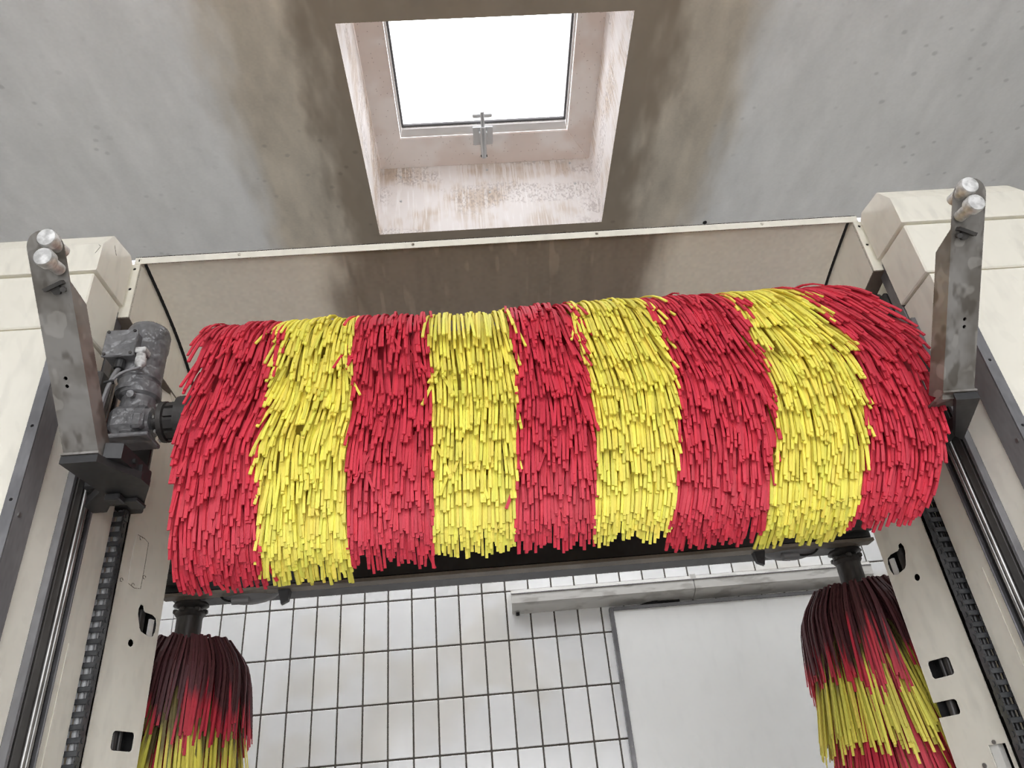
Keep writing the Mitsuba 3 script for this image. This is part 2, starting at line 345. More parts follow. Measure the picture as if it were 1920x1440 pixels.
# ------------------------------------------------------------------ gantry columns (mirrored pair)
CX = 0.14
def mirror(m, s):
    """column-space mesh (x = distance outwards from the bay's centre line) to the left (s=-1) or right (s=1) side"""
    V = m.vertices.copy(); V[:, 0] = CX + s * V[:, 0]
    return trimesh.Trimesh(V, m.faces[:, ::-1] if s < 0 else m.faces, process=False)
HO = 1.78           # outer edge of a column
ang = math.atan2(0.07, 0.20)
def column(s):
    side = 'left' if s < 0 else 'right'
    t = thing('gantry_column', 'cream gantry column beside the gear motor, with slotted inner plate' if s < 0 else 'cream gantry column with slotted inner plate and no motor beside it', 'gantry column', 'columns of the wash gantry')
    def add(name, m, mt, parent=t, **kw): return obj(name, mirror(m, s), mt, parent, **kw)
    # cap with chamfered top, two cover panels
    cap = [(1.800, 3.116), (1.800, 3.226), (1.845, 3.300), (1.962, 3.318), (2.30, 3.325), (2.30, 3.30), (1.966, 3.124)]
    cap = [(1.800, 3.116), (1.800, 3.226), (1.846, 3.300), (1.962, 3.318), (1.985, 3.30), (1.985, 3.116)]
    m = extrude(Polygon(cap), HO - 1.306, (1.306, 0, 0), (0, 1, 0), (0, 0, 1))
    add('cap', m, 'cover_paint')
    if s < 0:
        for pts in (((1.267, 3.213), (1.264, 3.200), (1.258, 3.180), (1.254, 3.169)), ((1.320, 3.222), (1.312, 3.214), (1.318, 3.200), (1.324, 3.186))):
            add('hairline_crack', tube([(h + .0, 1.7995, z) for h, z in pts], .0007, 5), 'brown_steel_and_shade', label='thin dark crack')
    add('cover_panel', box(1.314, HO, 1.806, 1.985, 2.908, 3.110, .004), 'cover_paint')
    add('cover_panel', box(1.367, HO, 1.806, 1.86, 0.25, 2.903, .004), 'cover_paint')
    add('side_cover', hull(np.array([(h, y, z) for h in (1.325, 1.36) for y, z in ((1.812, 2.903), (1.985, 2.903), (1.812, 2.66), (1.985, 2.60))])), 'cover_paint')
    add('rear_strip', box(1.322, 1.40, 1.99, 2.035, 2.40, 3.10, .002), 'galvanised')
    # front flange with bevelled head, holes and screws
    fl = Polygon([(1.335, .25), (1.335, 2.85), (1.358, 2.895), (1.366, 2.895), (1.366, .25)])
    for z in (2.78, 2.55, 2.335, 2.12, 1.9):
        fl = fl.difference(Point(1.351, z).buffer(.0045, 8))
    f = add('front_flange', extrude(fl, .004, (0, 1.782, 0), (1, 0, 0), (0, 0, 1)), 'galvanised')
    add('flange_backing', box(1.337, 1.365, 1.7825, 1.80, .25, 2.84), 'hole_black')
    c = add('inner_channel', box(1.3352, 1.345, 1.783, 1.862, .25, 2.84), 'grey_lacquer')
    for z in (2.30, 1.75):
        add('channel_screw', cyl((1.3352, 1.80, z), (1.331, 1.80, z), .006, 10), 'bright_steel', c)
    add('inner_strip', hull(np.array([(1.345, 1.8625, z) for z in (.25, 2.84)]), np.array([(1.330, 1.958, z) for z in (.25, 2.84)]), np.array([(1.36, 1.958, z) for z in (.25, 2.84)])), 'cover_paint')
    # guide rail: galvanised front, dark throat, bright running edge, black slot
    add('guide_rail', cat(box(1.310, 1.3305, 1.9585, 1.966, .25, 2.84, .001), box(1.3105, 1.32, 1.9665, 1.972, .25, 2.84)), 'galvanised')
    add('rail_throat', cat(box(1.322, 1.36, 1.9665, 2.085, .25, 2.84), box(1.311, 1.322, 1.985, 2.018, .25, 2.84, .002)), 'dark_steel')
    add('running_edge', cyl((1.306, 2.024, .25), (1.306, 2.024, 2.84), .0055, 12), 'bright_steel', smooth=40)
    add('running_edge', cyl((1.308, 2.044, .25), (1.308, 2.044, 2.84), .0065, 12), 'bright_steel', smooth=40)
    add('slot_shade_sheet', box(1.3205, 1.3215, 2.05, 2.084, .25, 2.84), 'hole_black')  # black sheet holding the shade of the slot
    add('slot_edge', box(1.310, 1.36, 2.0855, 2.094, .25, 2.84, .002), 'galvanised')
    add('back_sheet', cat(box(1.330, 1.345, 2.0945, 2.245, .25, 3.0), box(1.3640, 1.3665, 2.2455, 2.345, .25, 3.0), box(1.3305, 1.3640, 2.2455, 2.2475, .25, 3.0)), 'cover_paint')
    add('lap_sheet', box(1.3265, 1.3295, 2.15, 2.243, .25, 2.055), 'cover_paint')
    # slotted plate, turned a little towards the bay
    pl = sbox(0, .25, .208, 3.02)
    hook = Polygon([(.113, 2.234), (.108, 2.222), (.109, 2.205), (.115, 2.190), (.125, 2.165), (.133, 2.156), (.172, 2.146), (.186, 2.152), (.192, 2.168), (.192, 2.190), (.186, 2.205), (.170, 2.212), (.135, 2.214), (.127, 2.220), (.123, 2.232)]).buffer(.003, 6)
    slot1 = sbox(.102, 1.815, .167, 1.847).buffer(.011, 8)
    slot2 = sbox(.132, 1.705, .240, 1.727).buffer(.011, 8)
    boxc = sbox(.012, 1.45, .070, 1.60)
    for h in (hook, slot1, slot2, boxc, Point(.098, 2.112).buffer(.0115, 12).intersection(sbox(.08, 2.0, .12, 2.2))):
        pl = pl.difference(h)
    e = np.array([-math.sin(ang), math.cos(ang), 0])
    o = np.array([1.32, 2.34, 0])
    P = extrude(pl, .003, o, e, (0, 0, 1))
    sp = add('slotted_plate', P, 'cover_paint')
    n = np.cross(e, [0, 0, 1])            # outwards, into the column
    def onp(u, z, d): return o + e * u + np.array([0, 0, z]) + n * d
    add('plate_shade_sheet', hull(*[np.array([onp(u, z, d)]) for u in (.006, .2) for z in (.26, 3.0) for d in (.055, .06)]), 'hole_black')  # black sheet that paints the dark behind the plate holes
    add('plate_edge_shade', hull(*[np.array([onp(u, z, d)]) for u in (.197, .200) for z in (.26, 3.0) for d in (.004, .055)]), 'hole_black')  # black closing sheet, its colour gives the slots their inner shade
    # gear seen through the slots
    for (u, z0, z1, r) in ((.125, 1.80, 1.86, .012), (.150, 1.79, 1.87, .008), (.150, 2.13, 2.23, .014), (.17, 1.69, 1.74, .014)):
        add('inner_rod', cyl(onp(u, z0, .03), onp(u, z1, .03), r, 12), 'dark_steel', sp, smooth=40)
    add('inner_bracket', hull(*[np.array([onp(u, z, d)]) for u in (.176, .194) for z in (2.14, 2.205) for d in (.012, .02)]), 'white_lacquer', sp)
    add('inner_box', hull(*[np.array([onp(u, z, d)]) for u in (.045, .075) for z in (1.44, 1.61) for d in (.01, .03)]), 'white_lacquer', sp)
    add('plate_screw', cyl(onp(.105, 1.55, 0), onp(.105, 1.55, -.004), .007, 10), 'bright_steel', sp)
    add('plate_screw', cyl(onp(.045, 1.606, 0), onp(.045, 1.606, -.004), .006, 10), 'bright_steel', sp)
    if s < 0:
        # outline of a plate that was screwed on here: a worn line and a few stubs of sealant
        add('edge_mark', hull(*[np.array([onp(u, z, d)]) for u, z in ((.0362, 2.453), (.0378, 2.453), (.0385, 2.292), (.0369, 2.292)) for d in (-.0008, 0)]), 'white_lacquer', sp)
        add('sealant_trace', cat(tube([onp(.045, 2.455, 0), onp(.075, 2.451, 0), onp(.0965, 2.442, 0), onp(.0985, 2.36, 0), onp(.0975, 2.285, 0), onp(.07, 2.281, 0), onp(.043, 2.289, 0)], .0011, 5),
             *[tube([onp(u + .006 * math.cos(a), z + .006 * math.sin(a), -.001) for a in np.linspace(0, 5.2, 9)], .001, 5) for u, z in ((.06, 2.447), (.104, 2.325), (.062, 2.288), (.012, 2.293))]), 'brown_steel_and_shade', sp)
    # the column's closed body behind all this
    add('body', box(1.368, HO - .01, 1.862, 2.49, .25, 3.1), 'cover_paint')
    add('base_foot', box(1.30, HO, 1.80, 2.49, 0, .25, .01), 'dark_steel')
    return t
column(-1); column(1)

# ------------------------------------------------------------------ hood behind the brush
t = thing('gantry_hood', 'curved sheet metal hood with brown dirty middle behind the horizontal brush', 'hood')
HX0, HX1 = CX - 1.287, CX + 1.287
arc = bez([(2.002, 3.330), (2.20, 3.285), (2.50, 3.23), (2.78, 3.10), (2.86, 2.85), (2.86, 2.60)], 26)
def sheet(prof, x0, x1, th):
    P = np.asarray(prof); tn = np.gradient(P, axis=0); nn = np.stack([tn[:, 1], -tn[:, 0]], 1); nn /= np.linalg.norm(nn, axis=1)[:, None]
    Q = P - nn * th
    poly = np.vstack([P, Q[::-1]])
    return extrude(Polygon(poly), x1 - x0, (x0, 0, 0), (0, 1, 0), (0, 0, 1))
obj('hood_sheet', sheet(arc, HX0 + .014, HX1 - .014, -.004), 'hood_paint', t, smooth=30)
lip = sbox(HX0 - .02, 3.309, HX1 + .02, 3.337)
for x in (-.805, -.191, .475, 1.088, HX0 - .003): lip = lip.difference(Point(x, 3.325).buffer(.006, 8))
l = obj('lip_flange', extrude(lip, .003, (0, 2.001, 0), (1, 0, 0), (0, 0, 1)), 'cover_paint', t)
obj('lip_back', box(HX0 - .02, HX1 + .02, 2.0035, 2.012, 3.318, 3.345), 'hole_black', l)
obj('hood_back', sheet(arc[0:] + [0.012, 0.022], HX0 - .03, HX1 + .03, -.004), 'hole_black', t)  # black sheet that puts shade into the gap beside the hood
for s, hx_ in ((-1, HX0), (1, HX1)):
    ck = Polygon([(2.0, 3.078), (2.0, 3.335)] + [tuple(a) for a in arc[1:]] + [(2.84, 2.97), (2.45, 3.020), (2.25, 3.03)])
    c = obj('cheek', extrude(ck, .004, (hx_ if s > 0 else hx_ - .004, 0, 0), (0, 1, 0), (0, 0, 1)), 'cover_paint', t)
    st = Polygon([(0, 3.078), (0, 3.312), (.038, 3.308), (.046, 3.078)]) if s > 0 else Polygon([(0, 3.078), (0, 3.308), (-.038, 3.308), (-.046, 3.078)])
    for z in (3.287, 3.198): st = st.difference(Point(s * .016, z).buffer(.0055, 8))
    f = obj('cheek_flange', extrude(st, .003, (hx_, 2.002, 0), (1, 0, 0), (0, 0, 1)), 'cover_paint', t)
    obj('flange_backing', box(hx_, hx_ + s * .036, 2.004, 2.01, 3.08, 3.30), 'hole_black', f)
    ed = np.array([(2.0, 3.078), (2.25, 3.03), (2.45, 3.020), (2.84, 2.97)])
    obj('shaded_cheek_edge', cat(*[hull(np.array([(hx_ + s * dx, y, z + dz) for (y, z) in ed[i:i + 2] for dx in (-.003, .05) for dz in (0, -.004)])) for i in range(3)]), 'brown_steel_and_shade', t)  # shade under this downward flange is put into its brown colour
    # crumpled bearing boot in the gap under the cheek
    obj('bearing_boot', cat(lathe((hx_ + s * .045, 2.12, 3.05), (0.05, 0.12, -1), [(0, .02), (.02, .03), (.05, .024), (.08, .034), (.11, .026), (.15, .032), (.17, .02)], 16), box(hx_ + s * .03, hx_ + s * .06, 2.05, 2.12, 2.93, 3.02, .01)), 'dark_steel', t, smooth=50)

# ------------------------------------------------------------------ cross beam that carries the side brushes
t = thing('cross_beam', 'black cross beam under the horizontal brush in front of the tiles', 'beam')
obj('beam_box', box(CX - 1.36, CX + 1.36, 2.755, 2.95, 2.36, 2.60, .006), 'black_plastic', t)
obj('beam_rib', box(CX - 1.36, CX + 1.36, 2.742, 2.755, 2.44, 2.47, .002), 'black_plastic', t)
obj('beam_lip', box(CX - 1.36, CX + 1.36, 2.742, 2.80, 2.345, 2.3585, .002), 'brown_steel_and_shade', t)
for s in (-1, 1):
    p0 = CX + s * .91
    obj('hanger_tab', hull(np.array([(p0 - .022, 2.76, 2.35), (p0 + .022, 2.76, 2.35), (p0 - s * .02, 2.76, 2.302), (p0 + s * .006, 2.76, 2.29), (p0 - .022, 2.80, 2.35), (p0 + .022, 2.80, 2.35), (p0 - s * .02, 2.78, 2.302), (p0 + s * .006, 2.78, 2.29)])), 'black_plastic', t)
    p1 = CX + s * 1.055
    dome = lathe((p1, 2.83, 2.352), (0, 0, -1), [(-.01, .11), (0, .108), (.012, .095), (.022, .07), (.028, .045), (.03, .0)], 24)
    dome.vertices[:, 1] = 2.83 + (dome.vertices[:, 1] - 2.83) * .55
    b = obj('drive_cover', dome, 'cable_grey', t, smooth=40)
    obj('cable_gland', lathe((p1 - .02, 2.79, 2.325), (1, .1, .05), [(-.035, .0), (-.032, .014), (.03, .016), (.035, .0)], 12), 'cable_grey', b, smooth=40)
    obj('lead', tube(bez([(p1 + s * .02, 2.79, 2.325), (p1 + s * .05, 2.78, 2.315), (p1 + s * .09, 2.79, 2.33), (p1 + s * .1, 2.80, 2.352)]), .004, 6), 'hole_black', b)
    for y0 in (2.76,):
        obj('end_bracket', cat(box(CX + s * 1.24, CX + s * 1.36, 2.70, 2.7415, 2.38, 2.60, .01), box(CX + s * 1.27, CX + s * 1.33, 2.68, 2.70, 2.42, 2.52, .01)), 'dark_steel', t)

# ------------------------------------------------------------------ energy chains
ZC = 2.50
def chain(s):
    t = thing('energy_chain', 'black plastic energy chain hanging under the %s' % ('carriage with the gear motor' if s < 0 else 'carriage on the side without a motor'), 'energy chain', 'energy chains of the gantry')
    P = .0332
    rung = mirror(box(1.2985, 1.3625, 2.256, 2.263, -.0075, .0075, .0015), s)
    wl = Polygon([(0, -.0185), (.030, -.0185), (.030, .013), (.024, .0185), (.006, .0185), (0, .013)])
    a = extrude(wl, .004, (1.3018, 2.2625, 0), (0, 1, 0), (0, 0, 1)); b = extrude(wl, .004, (1.3580, 2.2625, 0), (0, 1, 0), (0, 0, 1))
    pin = cyl((1.2995, 2.278, .0), (1.303, 2.278, .0), .008, 10)
    rp = mikit.ply(cat(rung), 'chain_plastic')
    wp = mikit.ply(mirror(m3_union(a, pin), s), 'chain_plastic'); bp = mikit.ply(mirror(b, s), 'chain_plastic')
    for k in range(54):
        z = ZC - .02 - k * P; jy = rng.normal(0, .0012)
        w = T().translate([rng.normal(0, .0006), jy, z])
        key = obj('link', {**wp, 'to_world': w}, None, t)
        obj('side_plate', {**bp, 'to_world': w}, None, key)
        obj('rung', {**rp, 'to_world': w}, None, key)
    for dx, y, r, m in ((1.326, 2.288, .0085, 'cable_light'), (1.343, 2.284, .0065, 'cable_light' if s < 0 else 'black_plastic'), (1.311, 2.28, .0035, 'cable_grey')):
        m = m if s < 0 else 'black_plastic'
        pts = [(dx + .0012 * math.sin(z * 9 + r * 900), y - .01 + .003 * math.sin(z * 7 + dx * 50), z) for z in np.linspace(ZC, ZC - 1.80, 34)]
        obj('cable', mirror(tube(pts, r, 8), s), m, t, smooth=True)
    return t
chain(-1); chain(1)

# ------------------------------------------------------------------ lift carriages with their slanting arms
def carriage(s):
    t = thing('lift_carriage', 'black lift carriage with slanting grey steel arm %s' % ('in front of the gear motor' if s < 0 else 'away from the motor'), 'lift carriage', 'lift carriages of the horizontal brush')
    hA = 1.14
    bz, tz = np.array([hA, 1.712, 2.405]), np.array([hA, 1.346, 2.811])
    ax = (tz - bz); L = np.linalg.norm(ax); ax /= L
    nx = np.array([1.0, 0, 0]); nf = np.cross(ax, nx); nf = -nf if nf[1] > 0 else nf      # towards the viewer
    hw, dp = .043, .030
    sec = Polygon([(-hw, -dp), (hw, -dp), (hw, dp), (-hw, dp)])
    # square tube: front sheet rounded at its head, two holes
    fr = sbox(-hw, 0, hw, L - .02).union(Point(0, L - .02).buffer(hw, 16))
    for u in (.192, .212): fr = fr.difference(Point(.006, u).buffer(.0048, 8))
    arm = cat(extrude(fr, .004, bz + nf * dp, nx, ax) if np.cross(nx, ax) @ nf < 0 else extrude(fr, .004, bz + nf * (dp - .004), nx, ax))
    sides = [hull(*[np.array([bz + nx * x + ax * u + nf * d]) for x in (x0, x0 + .004) for u, d in ((0, -dp), (0, dp - .004), (L - .10, dp - .004), (L - .16, -dp))]) for x0 in (-hw, hw - .004)]
    back = hull(*[np.array([bz + nx * x + ax * u + nf * d]) for x in (-hw, hw) for u in (0, L - .16) for d in (-dp, -dp + .004)])
    a = obj('arm', mirror(cat(arm, *sides, back), s), 'arm_paint', t)
    obj('arm_shade_sheet', mirror(hull(*[np.array([bz + nx * x + ax * u + nf * d]) for x in (-hw + .006, hw - .006) for u in (.02, L - .17) for d in (-dp + .005, -dp + .012)]), s), 'hole_black', a)  # black sheet for the shade seen through the arm holes
    # welded ends of two shafts at the head, with a dirty bolt below
    hd = np.array([.02, -.95, -.22]); hd /= np.linalg.norm(hd)
    for f, ln in (((1.115, 1.296, 2.772), .055), ((1.116, 1.306, 2.722), .050)):
        p = np.array(f) - hd * ln
        obj('shaft_stub', mirror(lathe(p, hd, [(-.015, .015), (ln - .022, .0155), (ln - .020, .0225), (ln - .001, .0235), (ln + .003, .021), (ln + .005, 0)], 22), s), 'silver_paint', t, smooth=40)
    p = bz + ax * (L - .118) + nf * (dp - .006) - nx * .012
    obj('clamp_bolt', mirror(cat(cyl(p + nx * -.012, p + nx * -.012 + nf * .03 + nx * -.012, .0065, 8), cyl(p, p + nf * .014, .013, 6),
        hull(*[np.array([p + nx * x + ax * u + nf * d]) for x, u in ((.024, -.004), (-.022, .014), (-.018, .022), (.028, .004)) for d in (0, .022)])), s), 'dark_steel', t)
    # foot plate and bracket under the arm
    obj('foot_plate', mirror(hull(*[np.array([(hA + x, y, z)]) for x in (-.047, .046) for y in (1.668, 1.75) for z in (2.394, 2.400)]), s), 'arm_paint', t)
    if s < 0:
        ap = hull(np.array([(x, y, z) for x, y in ((1.186, 1.672), (1.095, 1.672), (1.035, 1.79), (1.033, 1.84), (1.09, 1.945), (1.166, 1.885)) for z in (2.372, 2.392)]))
        hb = hull(np.array([(x, y, z) for x, y in ((1.092, 1.69), (1.05, 1.70), (1.046, 1.84), (1.092, 1.84)) for z in (2.390, 2.432)] + [(x, y, z) for x, y in ((1.086, 1.705), (1.058, 1.71), (1.056, 1.83), (1.086, 1.83)) for z in (2.440,)]))
        wing = hull(np.array([(x, y, z) for x, y in ((1.037, 1.79), (1.034, 1.84), (1.088, 1.94), (1.092, 1.80)) for z in (2.390, 2.415)]))
        obj('housing', mirror(cat(ap, hb, wing), s), 'black_plastic', t)
        obj('housing_hole', mirror(cyl((1.041, 1.76, 2.41), (1.049, 1.76, 2.41), .007, 12), s), 'hole_black', t)
    else:
        ap = hull(np.array([(x, y, z) for x, y in ((1.186, 1.672), (1.12, 1.672), (1.20, 1.80), (1.24, 1.90), (1.28, 1.93)) for z in (2.372, 2.392)]))
        obj('housing', mirror(ap, s), 'black_plastic', t)
    if s < 0: obj('lower_lug', mirror(cat(box(1.12, 1.16, 1.86, 1.90, 2.352, 2.371, .003), box(1.09, 1.13, 1.90, 1.96, 2.36, 2.373, .003)), s), 'black_plastic', t)
    obj('tie_bar', mirror(hull(np.array([(x, y, z) for x, y in ((1.12 if s < 0 else 1.24, 1.86), (1.16 if s < 0 else 1.26, 1.86), (1.28, 1.99), (1.28, 2.04), (1.24, 2.04)) for z in (2.394, 2.424)])), s), 'black_plastic', t)
    obj('guide_shoe', mirror(cat(box(1.25, 1.298, 1.985, 2.08, 2.45, 2.50, .006), box(1.22, 1.26, 1.95, 1.985, 2.45, 2.48, .004)), s), 'black_plastic', t)
    obj('chain_clamp', mirror(cat(box(1.24, 1.299, 2.10, 2.25, 2.505, 2.53, .004), box(1.27, 1.345, 2.25, 2.32, 2.502, 2.56, .004)), s), 'black_plastic', t)
    obj('back_plate', mirror(box(1.17, 1.300, 2.09, 2.105, 2.44, 2.80, .003), s), 'dark_steel', t)
    return t
carriage(-1); carriage(1)

# ------------------------------------------------------------------ gear motor and coupling on the left
BY, BZ = 2.05, 2.690
def mobj(name, m, mt, parent=None, **kw):
    m = m.copy(); m.apply_scale(.944); m.apply_translation([0, 0, .084])
    return obj(name, m, mt, parent, **kw)
t = thing('gear_motor', 'grey painted gear motor with terminal box at the left end of the horizontal brush', 'gear motor')
mx = -1.095
mobj('motor_housing', lathe((mx, 2.06, 2.80), (0, 0, 1), [(0, .064), (.015, .066), (.02, .060), (.045, .060), (.05, .066), (.17, .066), (.18, .069), (.235, .069), (.255, .062), (.268, .045), (.274, .02), (.275, 0)], 32), 'motor_paint', t, smooth=35)
tb = mobj('terminal_box', box(mx - .082, mx + .014, 1.962, 2.02, 2.893, 2.990, .006), 'motor_paint', t)
mobj('box_lid', box(mx - .085, mx + .017, 1.955, 1.963, 2.890, 2.993, .003), 'motor_paint', tb)
for dx in (-.075, .007):
    for z in (2.899, 2.984): mobj('lid_screw', cyl((mx + dx, 1.956, z), (mx + dx, 1.951, z), .005, 8), 'dark_steel', tb)
mobj('cable_gland', cyl((mx - .035, 1.985, 2.893), (mx - .035, 1.985, 2.860), .016, 14), 'black_plastic', tb)
mobj('white_gland', cat(lathe((mx + .032, 1.975, 2.905), (.15, -.15, -1), [(0, .010), (.005, .015), (.02, .015), (.022, .017), (.045, .017), (.05, .011), (.06, .006)], 14), box(mx + .015, mx + .05, 1.96, 2.0, 2.905, 2.925, .003)), 'silver_paint', t, smooth=30)
gx = mx + .012
mobj('gearbox', cat(lathe((gx, 2.06, 2.80), (0, 0, -1), [(-.03, .060), (0, .063), (.012, .063), (.02, .052), (.06, .055), (.10, .060), (.155, .058), (.165, .045), (.166, 0)], 26),
    box(gx - .058, gx + .040, 1.990, 2.11, 2.640, 2.735, .02), lathe((gx + .02, BY, BZ), (1, 0, 0), [(0, .060), (.03, .060), (.036, .054), (.045, .045), (.047, .0)], 26),
    box(gx + .022, gx + .058, 1.985, 2.06, 2.645, 2.700, .008), cyl((gx + .005, 2.0, 2.77), (gx + .005, 1.985, 2.765), .012, 8), box(gx + .03, gx + .06, 1.99, 2.06, 2.715, 2.745, .008)), 'motor_paint', t, smooth=35)
mobj('mounting_plate', box(gx - .06, gx + .075, 2.0, 2.10, 2.622, 2.636, .003), 'motor_paint', t)
mobj('output_shaft', cyl((gx + .06, BY, BZ), (-.991, BY, BZ), .024, 20), 'dark_steel', t, smooth=40)
mobj('power_cable', tube(bez([(mx - .035, 1.985, 2.862), (mx - .045, 1.96, 2.80), (mx - .040, 1.955, 2.74), (mx - .060, 1.97, 2.66), (mx - .055, 1.98, 2.60)], 22), .0075, 8), 'cable_grey', t, smooth=True)
mobj('sensor_cable', tube(bez([(mx + .04, 1.968, 2.85), (mx + .01, 1.95, 2.82), (mx - .05, 1.945, 2.84), (mx - .045, 1.95, 2.72), (mx - .052, 1.97, 2.62)], 22), .005, 8), 'cable_grey', t, smooth=True)
mobj('cable_tie', tube([(mx - .05, 1.948, 2.788), (mx - .02, 1.944, 2.790), (mx - .028, 1.96, 2.79)], .004, 6), 'black_plastic', t)
mobj('bracket', cat(box(mx - .13, mx - .085, 1.99, 2.06, 2.60, 2.86, .004), box(mx - .10, mx - .07, 1.96, 2.02, 2.64, 2.75, .004)), 'dark_steel', t)
for z in (2.79, 2.765): mobj('bracket_bolt', cyl((mx - .10, 1.99, z), (mx - .10, 1.983, z), .007, 8), 'bright_steel', t)

# ------------------------------------------------------------------ horizontal brush
t_brush = thing('horizontal_brush', 'horizontal car wash brush of hanging red and yellow foam strips', 'brush')
KY, KZ = 1.936, 2.624        # axis of the tube
obj('core_tube', cyl((-.88, KY, KZ), (1.30, KY, KZ), .075, 24), 'dark_steel', t_brush, smooth=40)
hub = obj('coupling_flange', cat(lathe((-.935, KY, KZ), (1, 0, 0), [(0, .030), (.002, .062), (.016, .062), (.018, .052), (.06, .052)], 28)), 'dark_steel', t_brush, smooth=30)
for k in range(8):
    a = k * math.pi / 4 + .2
    p = np.array([-.935, KY + .056 * math.cos(a), KZ + .056 * math.sin(a)])
    obj('flange_bolt', cyl(p, p + [-.006, 0, 0], .006, 6), 'bright_steel', hub)
for k in range(10):
    a = k * math.pi / 5
    c = np.array([0, KY + .054 * math.cos(a), KZ + .054 * math.sin(a)])
    obj('clamp_bar', hull(*[np.array([c + [x, .012 * (-math.sin(a)) * q + .004 * math.cos(a) * w, .012 * math.cos(a) * q + .004 * math.sin(a) * w]]) for x in (-.914, -.86) for q in (-1, 1) for w in (-1, 1)]), 'dark_steel', hub)
obj('end_bearing', cat(lathe((1.22, KY, KZ), (1, 0, 0), [(0, .03), (.01, .055), (.06, .055), (.07, .03)], 20), box(1.24, 1.30, KY - .05, KY + .05, 2.45, KZ, .01)), 'dark_steel', t_brush)

from scipy.interpolate import CubicSpline, PchipInterpolator
PR = np.array([(0, .285), (-.10, .275), (-.19, .23), (-.25, .15), (-.28, .03), (-.295, -.12), (-.30, -.28), (-.28, -.43), (-.24, -.53), (-.17, -.585), (-.08, -.6)])
back = PR[1:][::-1] * [-1, 1]
full = np.vstack([back, PR])
dd = np.r_[0, np.cumsum(np.hypot(*np.diff(full, axis=0).T))]
S0 = dd[len(back)]                      # arc length at the top
curve = CubicSpline(dd - S0, full)      # s > 0: down the front; s < 0: down the back
SMAX = (dd - S0)[-1]
def cnormal(s):
    d = curve(s, 1); n = np.stack([-d[..., 1], d[..., 0]], -1)
    n = n / np.linalg.norm(n, axis=-1, keepdims=True)
    return -n
# the tufts sway: where the edges of the colour bands lie, (arc length, x)
BD = [[(0, -.78), (.398, -.80), (.589, -.81), (.825, -.80), (1.045, -.79), (1.17, -.775)],
      [(0, -.55), (.365, -.564), (.577, -.569), (.713, -.588), (.842, -.576), (1.092, -.567), (1.17, -.565)],
      [(0, -.345), (.392, -.353), (.621, -.345), (.789, -.354), (1.113, -.350), (1.17, -.35)],
      [(0, -.13), (.38, -.133), (.615, -.123), (1.048, -.134), (1.17, -.135)],
      [(0, .11), (.362, .119), (.615, .112), (.751, .098), (.889, .085), (1.039, .075), (1.17, .07)],
      [(0, .295), (.377, .306), (.624, .318), (.742, .313), (.878, .296), (1.034, .277), (1.17, .27)],
      [(0, .50), (.35, .545), (.58, .562), (.736, .540), (.842, .524), (.933, .506), (1.039, .474), (1.17, .46)],
      [(0, .73), (.371, .818), (.601, .826), (.772, .802), (.898, .763), (1.045, .724), (1.17, .70)],
      [(0, .91), (.345, 1.03), (.542, 1.095), (.698, 1.07), (.825, 1.042), (.96, .988), (1.072, .950), (1.17, .93)],
      [(0, 1.09), (.356, 1.235), (.524, 1.305), (.727, 1.28), (.878, 1.242), (.96, 1.198), (1.031, 1.153), (1.17, 1.10)]]
BI = [PchipInterpolator(*np.array(b).T) for b in BD]
def xof(u, s):
    """x of band coordinate u (0 to 9) at arc length s"""
    sa = np.clip(np.abs(s), 0, 1.17); s = np.asarray(s, float)
    i = int(np.clip(np.floor(u), 0, 8)); f = u - i
    return BI[i](sa) * (1 - f) + BI[i + 1](sa) * f

def ribbon(P, N, w, th):
    """a flat strip along the points P with outward normals N: rounded end, box section"""
    n = len(P); tan = np.gradient(P, axis=0); tan /= np.linalg.norm(tan, axis=1)[:, None]
    side = np.cross(tan, N); side /= np.linalg.norm(side, axis=1)[:, None]; N = np.cross(side, tan)
    ww = np.full(n, w / 2)[:, None]
    V = np.stack([P - side * ww + N * th / 2, P + side * ww + N * th / 2, P + side * ww - N * th / 2, P - side * ww - N * th / 2], 1)
    F = []
    for k in range(n - 1):
        for a in range(4):
            b = (a + 1) % 4; o = 4 * k
            F += [[o + a, o + b, o + 4 + b], [o + a, o + 4 + b, o + 4 + a]]
    o = 4 * (n - 1)
    F += [[0, 2, 1], [0, 3, 2], [o, o + 1, o + 2], [o, o + 2, o + 3]]
    return V.reshape(-1, 3), np.array(F)[:, ::-1]
FCACHE = {}
RED, YEL = np.array([0.540, 0.036, 0.060]), np.array([0.740, 0.660, 0.105])
def dye(base, r, spread=.14):
    k = 1 + spread * r.uniform(-1, 1)
    c = base * k * (1 + .05 * r.uniform(-1, 1, 3))
    return np.clip(c, 0, 1)

